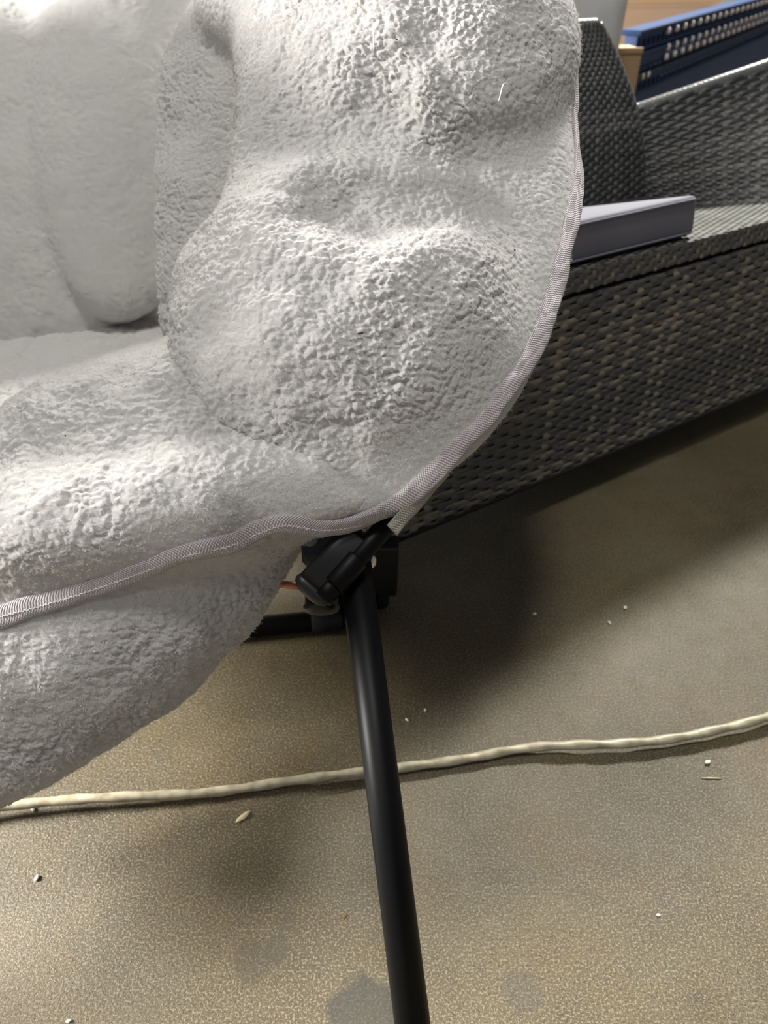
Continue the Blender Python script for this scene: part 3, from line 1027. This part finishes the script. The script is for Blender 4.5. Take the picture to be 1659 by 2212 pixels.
bin_c = np.array((0.5564, 2.0156, 0.6836)); bw = 0.36
bo_ = np.array([bin_c[0] - 0.212, bin_c[1] - 0.01, 0.0])
V, Fc = tub(bo_, 0.10, bw, 0.22, 0.80, 0.10)
binb = link('storage_tub', mesh_from(V, Fc), M_BIN)
setp(binb, 'tall frosted grey plastic storage tub behind the wicker backrest', 'tub')
for dx in (-0.02, 0.035):
    a = np.array([bo_[0] + dx, bo_[1] - 0.104, 0.50]); b = np.array([bo_[0] + dx + 0.002, bo_[1] - 0.112, 0.785])
    link('rib', mesh_from(*tube([a, b], 0.006, 10)), M_BIN, binb)

M_BLUE = mat('blue_plastic', (0.024, 0.048, 0.120), 0.8, 0, 0.2)
M_BLUE_D = mat('navy_plastic', (0.045, 0.075, 0.175), 0.7, 0, 0.3)
CD = np.array([0.545, 0.839, 0]); CN = np.array([-0.839, 0.545, 0])
C0 = np.array((0.6935, 2.3282, 0.4989)); C0[2] = 0


def crate(z, h, shift, label, rows, depth=0.055, vis=None):
    o = C0 + CD * shift + UP * z
    LEN = 2.35
    root = empty('plastic_crate', tuple(o + CD * LEN / 2 + CN * depth / 2))
    setp(root, label, 'crate', 'blue plastic crates behind the sofa')
    hv = vis or h
    b0 = h - hv
    link('body', box_axes(o + CN * 0.010 + CD * 0.008, CD * (LEN - 0.016), CN * (depth - 0.02), UP * (h - 0.002), 0.003), M_BLUE_D, root, smooth=False)
    link('rim', box_axes(o + UP * (b0 + hv * 0.72), CD * LEN, CN * depth, UP * (hv * 0.26), 0.004), M_BLUE, root, smooth=False)
    link('lower_ledge', box_axes(o + CN * 0.003 + UP * (b0 + hv * 0.06), CD * LEN, CN * (depth - 0.006), UP * (hv * 0.14), 0.002), M_BLUE, root, smooth=False)
    link('middle_ledge', box_axes(o + CN * 0.005 + CD * 0.25 + UP * (b0 + hv * 0.46), CD * (LEN - 0.25), CN * (depth - 0.01), UP * (hv * 0.05), 0.001), M_DOT, root, smooth=False)

    def row(name, mesh, m, x0_, step, n_, zz, inset):
        mesh.materials.append(m)
        for k in range(n_):
            rb = link(name, mesh, None, root, smooth=False)
            rb.location = tuple(Vector(o + CD * (x0_ + k * step) + CN * inset + UP * (b0 + hv * zz)) - Vector(root.location))
            rb.matrix_parent_inverse = Matrix.Identity(4)
    for kind, zz in rows:
        if kind == 'lit_hole':
            row('lit_hole', mesh_from(*lathe([(-0.002, 0.0088), (0.005, 0.0085), (0.008, 0.004)], (0, 0, 0), -CN, 8)), M_LIT_HOLE, 0.26, 0.085, 24, zz, 0.003)
        elif kind == 'hole':
            row('slot', box_axes((0, 0, 0), CD * 0.022, CN * 0.003, UP * (hv * 0.11), 0.0008), M_SLOT, 0.10, 0.042, 52, zz, -0.0012)
        else:
            row('rib', box_axes((0, 0, 0), CD * 0.014, CN * 0.010, UP * (hv * 0.30), 0.001), M_BLUE, 0.02, 0.042, 54, zz, 0.003)
    return root


M_DOT = mat('pale_blue_ledge', (0.30, 0.33, 0.44), 0.4)
M_LIT_HOLE = mat('pale_lit_hole', (0.72, 0.66, 0.68), 0.35)  # pale raised dots standing in for light caught in the holes
M_SLOT = mat('dark_slot', (0.006, 0.010, 0.018), 0.6)
crate(0.0, 0.497, 0.0, 'deep navy plastic crate at the bottom of the stack, showing just above the wicker armrest', (('hole', 0.82), ('rib', 0.22)), vis=0.056)
crate(0.499, 0.050, -0.004, 'middle navy crate of the stack, with two dotted rows, behind the wicker armrest', (('lit_hole', 0.82), ('lit_hole', 0.34), ('hole', 0.10)))
crate(0.551, 0.052, -0.035, 'topmost navy crate of the stack, right of the frosted tub', (('hole', 0.84), ('lit_hole', 0.60), ('rib', 0.22)))

# two small stickers on the left end of the stack
M_YEL = mat('yellow_tag', (0.75, 0.62, 0.16), 0.5)
M_WHT = mat('white_tag', (0.80, 0.80, 0.82), 0.5)
bc_ = bpy.data.objects['plastic_crate']
for nm, xx, m_ in (('yellow_tag', 0.055, M_YEL), ('white_tag', 0.105, M_WHT)):
    q = C0 + CD * xx + UP * 0.487
    link(nm, mesh_from(*lathe([(-0.003, 0.0075), (0.0012, 0.0075), (0.002, 0.006)], q, -CN, 14)), m_, bc_)

M_CARD = mat('brown_cardboard', (0.42, 0.28, 0.18), 0.8)
M_CARD2 = mat('tan_cardboard', (0.43, 0.285, 0.16), 0.8)


def carton(o, ex, ey, ez, m, label):
    b = link('cardboard_box', box_axes(o, ex, ey, ez, 0.003), m, smooth=False)
    setp(b, label, 'box')
    o, ex, ey, ez = (np.array(q, float) for q in (o, ex, ey, ez))
    n_ = np.cross(ex, ez); n_ /= np.linalg.norm(n_)
    link('flap', box_axes(o + ez * 0.985 + n_ * 0.004, ex, n_ * -0.008, ez * 0.02, 0.001), m, b, smooth=False)
    return b


tc = np.array((0.6456, 2.1625, 0.5305))
carton((tc[0] - 0.18, tc[1] - 0.02, 0.0), (0.18, 0.02, 0), (-0.01, 0.09, 0), (0, 0, 0.575), M_CARD2, 'tan cardboard box squeezed between the storage tub and the blue crates')
fc = np.array((1.3850, 3.9561, 0.5035))
carton((fc[0] - 0.75, fc[1], 0.0), (0.92, 0.18, 0), (-0.1, 0.5, 0), (0, 0, 0.545), M_CARD, 'brown cardboard box on the floor far behind the blue crates')
carton((fc[0] - 0.75, fc[1] + 0.01, 0.548), (0.92, 0.18, 0), (-0.1, 0.5, 0), (0, 0, 0.40), M_CARD2, 'brown cardboard box stacked on another far behind the blue crates')

# ================================================================= CORD AND FLOOR LITTER
M_CORD = mat('beige_cable', (0.46, 0.41, 0.29), 0.4, 0, 0.5)
t = NT(M_CORD)
co = t.n('ShaderNodeTexCoord').outputs['Object']
n1 = t.n('ShaderNodeTexNoise', i_Scale=70.0, i_Detail=4.0); t.l(co, n1.inputs['Vector'])
t.l(t.ramp(n1.outputs[0], [(0.3, (0.30, 0.26, 0.17)), (0.6, (0.52, 0.47, 0.34))]), t.b.inputs['Base Color'])
cord_pts = [(-0.5559, 0.4314, 0.0160), (-0.4672, 0.4523, 0.0160), (-0.3924, 0.4631, 0.0160), (-0.3097, 0.4701, 0.0150), (-0.2317, 0.4766, 0.0100), (-0.1793, 0.4840, 0.0075), (-0.1149, 0.4939, 0.0090), (-0.0549, 0.5012, 0.0110),
            (0.0170, 0.5122, 0.0085), (0.0963, 0.5252, 0.0070), (0.1659, 0.5388, 0.0080), (0.2231, 0.5421, 0.0110), (0.2861, 0.5434, 0.0120), (0.3574, 0.5514, 0.0110), (0.4257, 0.5657, 0.0120), (0.4982, 0.5860, 0.0120), (0.6323, 0.6373, 0.0080), (0.8622, 0.7038, 0.0065), (1.1790, 0.7301, 0.0065), (1.5479, 0.7038, 0.0065)]
cp, cs = resample(catmull(cord_pts, 12), 0.003)
T, N, B = frames(cp)
bt = Batch()
a = np.linspace(0, 2 * math.pi, 14, endpoint=False)
tw = cs / 0.055 * math.pi
V = []
for i in range(len(cp)):
    rr_ = 0.0056 * (1 + 0.10 * np.cos(2 * (a - tw[i])))
    V.append(cp[i] + (np.cos(a) * rr_)[:, None] * N[i] + (np.sin(a) * rr_)[:, None] * B[i])
V = np.concatenate(V)
Fc = [(i * 14 + k, i * 14 + (k + 1) % 14, (i + 1) * 14 + (k + 1) % 14, (i + 1) * 14 + k) for i in range(len(cp) - 1) for k in range(14)]
Fc += [tuple(range(14))[::-1], tuple((len(cp) - 1) * 14 + k for k in range(14))]
cord = link('extension_cord', mesh_from(V, Fc), M_CORD)
setp(cord, 'twisted beige electrical cord lying across the concrete floor', 'cord')

M_CHIP = mat('pale_wood', (0.55, 0.47, 0.30), 0.7)
M_CRUMB = mat('white_crumb', (0.82, 0.80, 0.76), 0.8)
M_SEED = mat('dark_plant_bit', (0.06, 0.045, 0.03), 0.8)


def shard(name, p, length, width, height, ang, m, label, cat, group=None, seed=0, normal=(0, 0, 1)):
    rg = np.random.default_rng(seed)
    nz = np.array(normal, float); nz /= np.linalg.norm(nz)
    ux = np.array([math.cos(ang), math.sin(ang), 0]); ux -= nz * (ux @ nz); ux /= np.linalg.norm(ux)
    uy = np.cross(nz, ux)
    V, Fc = [], []
    prof = [(-0.5, 0.15), (-0.3, 0.7), (0.0, 1.0), (0.3, 0.75), (0.5, 0.2)]
    for x, w in prof:
        for k in range(8):
            a_ = 2 * math.pi * k / 8
            V.append(np.array(p) + ux * (x * length) + uy * (math.cos(a_) * w * width / 2 * rg.uniform(0.8, 1.15)) + nz * (height / 2 + math.sin(a_) * w * height / 2))
    n_ = 8
    for i in range(4):
        for k in range(8):
            Fc.append((i * 8 + k, i * 8 + (k + 1) % 8, (i + 1) * 8 + (k + 1) % 8, (i + 1) * 8 + k))
    Fc += [tuple(range(8))[::-1], tuple(32 + k for k in range(8))]
    o = link(name, mesh_from(V, Fc), m, smooth=False)
    return setp(o, label, cat, group)


shard('wood_chip', (-0.1620, 0.4536, 0.0000), 0.020, 0.0075, 0.0035, 0.75, M_CHIP, 'pale wood chip on the concrete just below the beige cord', 'wood chip', seed=1)
shard('straw', (0.3932, 0.5033, 0.0000), 0.026, 0.0022, 0.0018, -0.02, M_CHIP, 'thin straw-coloured splinter lying on the concrete at the right', 'splinter', seed=2)
shard('brown_flake', (-0.0395, 0.3462, 0.0000), 0.008, 0.003, 0.002, 1.2, mat('rust_flake', (0.16, 0.08, 0.03), 0.8), 'small rusty brown flake on the shiny concrete beside the black leg', 'flake', seed=3)
crumbs = [((0.3961, 0.5247, 0.0000), 0.0085, 'largest white crumb, just above the straw-coloured splinter'), ((-0.3730, 0.3838, 0.0000), 0.007, 'white crumb on the floor in the lower left, by itself'),
          ((-0.4066, 0.4633, 0.0000), 0.007, 'white crumb under the cord beside the hanging fleece'), ((-0.2942, 0.2515, 0.0000), 0.0055, 'white crumb at the bottom edge of the picture'),
          ((0.0536, 0.6022, 0.0000), 0.005, 'upper white crumb of the two just right of the black leg'), ((0.0296, 0.5870, 0.0000), 0.0055, 'lower white crumb of the two just right of the black leg'),
          ((0.2249, 0.7759, 0.0000), 0.006, 'white crumb on the shaded floor, nearest to the black sofa foot'), ((0.3629, 0.7884, 0.0000), 0.008, 'flat white crumb on the shaded floor below the wicker sofa'),
          ((0.3319, 0.7580, 0.0000), 0.006, 'small white crumb beside a flat one on the shaded floor'), ((0.2838, 0.3462, 0.0000), 0.0045, 'tiny white crumb alone on the floor at the lower right')]
for k, (p, s_, lb) in enumerate(crumbs):
    shard('crumb', p, s_, s_ * 0.65, s_ * 0.45, 0.4 + k, M_CRUMB, lb, 'crumb', 'white crumbs on the concrete floor', seed=30 + k)
specks = [((-0.0193, 0.5618, 0.5445), 0.0058, 0.0022), ((0.0707, 0.5892, 0.4658), 0.0050, 0.0022), ((0.1146, 0.6949, 0.5524), 0.0042, 0.0020), ((-0.2668, 0.5278, 0.4684), 0.0022, 0.0018),
          ((0.0866, 0.6397, 0.4981), 0.0024, 0.0010), ((0.1013, 0.6517, 0.5134), 0.0022, 0.001), ((0.0117, 0.8016, 0.7215), 0.0022, 0.0016), ((0.0374, 0.5521, 0.4347), 0.0018, 0.0014)]
speck_labels = ['largest brown plant bit, stuck in the middle of the lower fleece bulge', 'dark plant bit on the fleece just above the lower bend of the piping',
                'dark plant bit on the smooth fleece near the right-hand piping', 'tiny black speck alone on the front seat bulge of the fleece',
                'thin dark splinter on the fleece, lower of two beside the piping', 'thin dark splinter on the fleece, upper of two beside the piping',
                'small dark speck on the upper fleece bulge beside a white loose tuft', 'tiny speck on the fleece right over the piping at the lowest corner']
for k, (p, l_, w_) in enumerate(specks):
    q = snap(f_all, np.array([p], float), 10)
    g = grad(f_all, q)[0]
    shard('plant_bit', q[0] + g * 0.0022, l_, w_, w_ * 0.6, 0.3 + 0.5 * k, M_SEED, speck_labels[k], 'plant bit', 'dark plant bits on the fleece', seed=60 + k, normal=g)
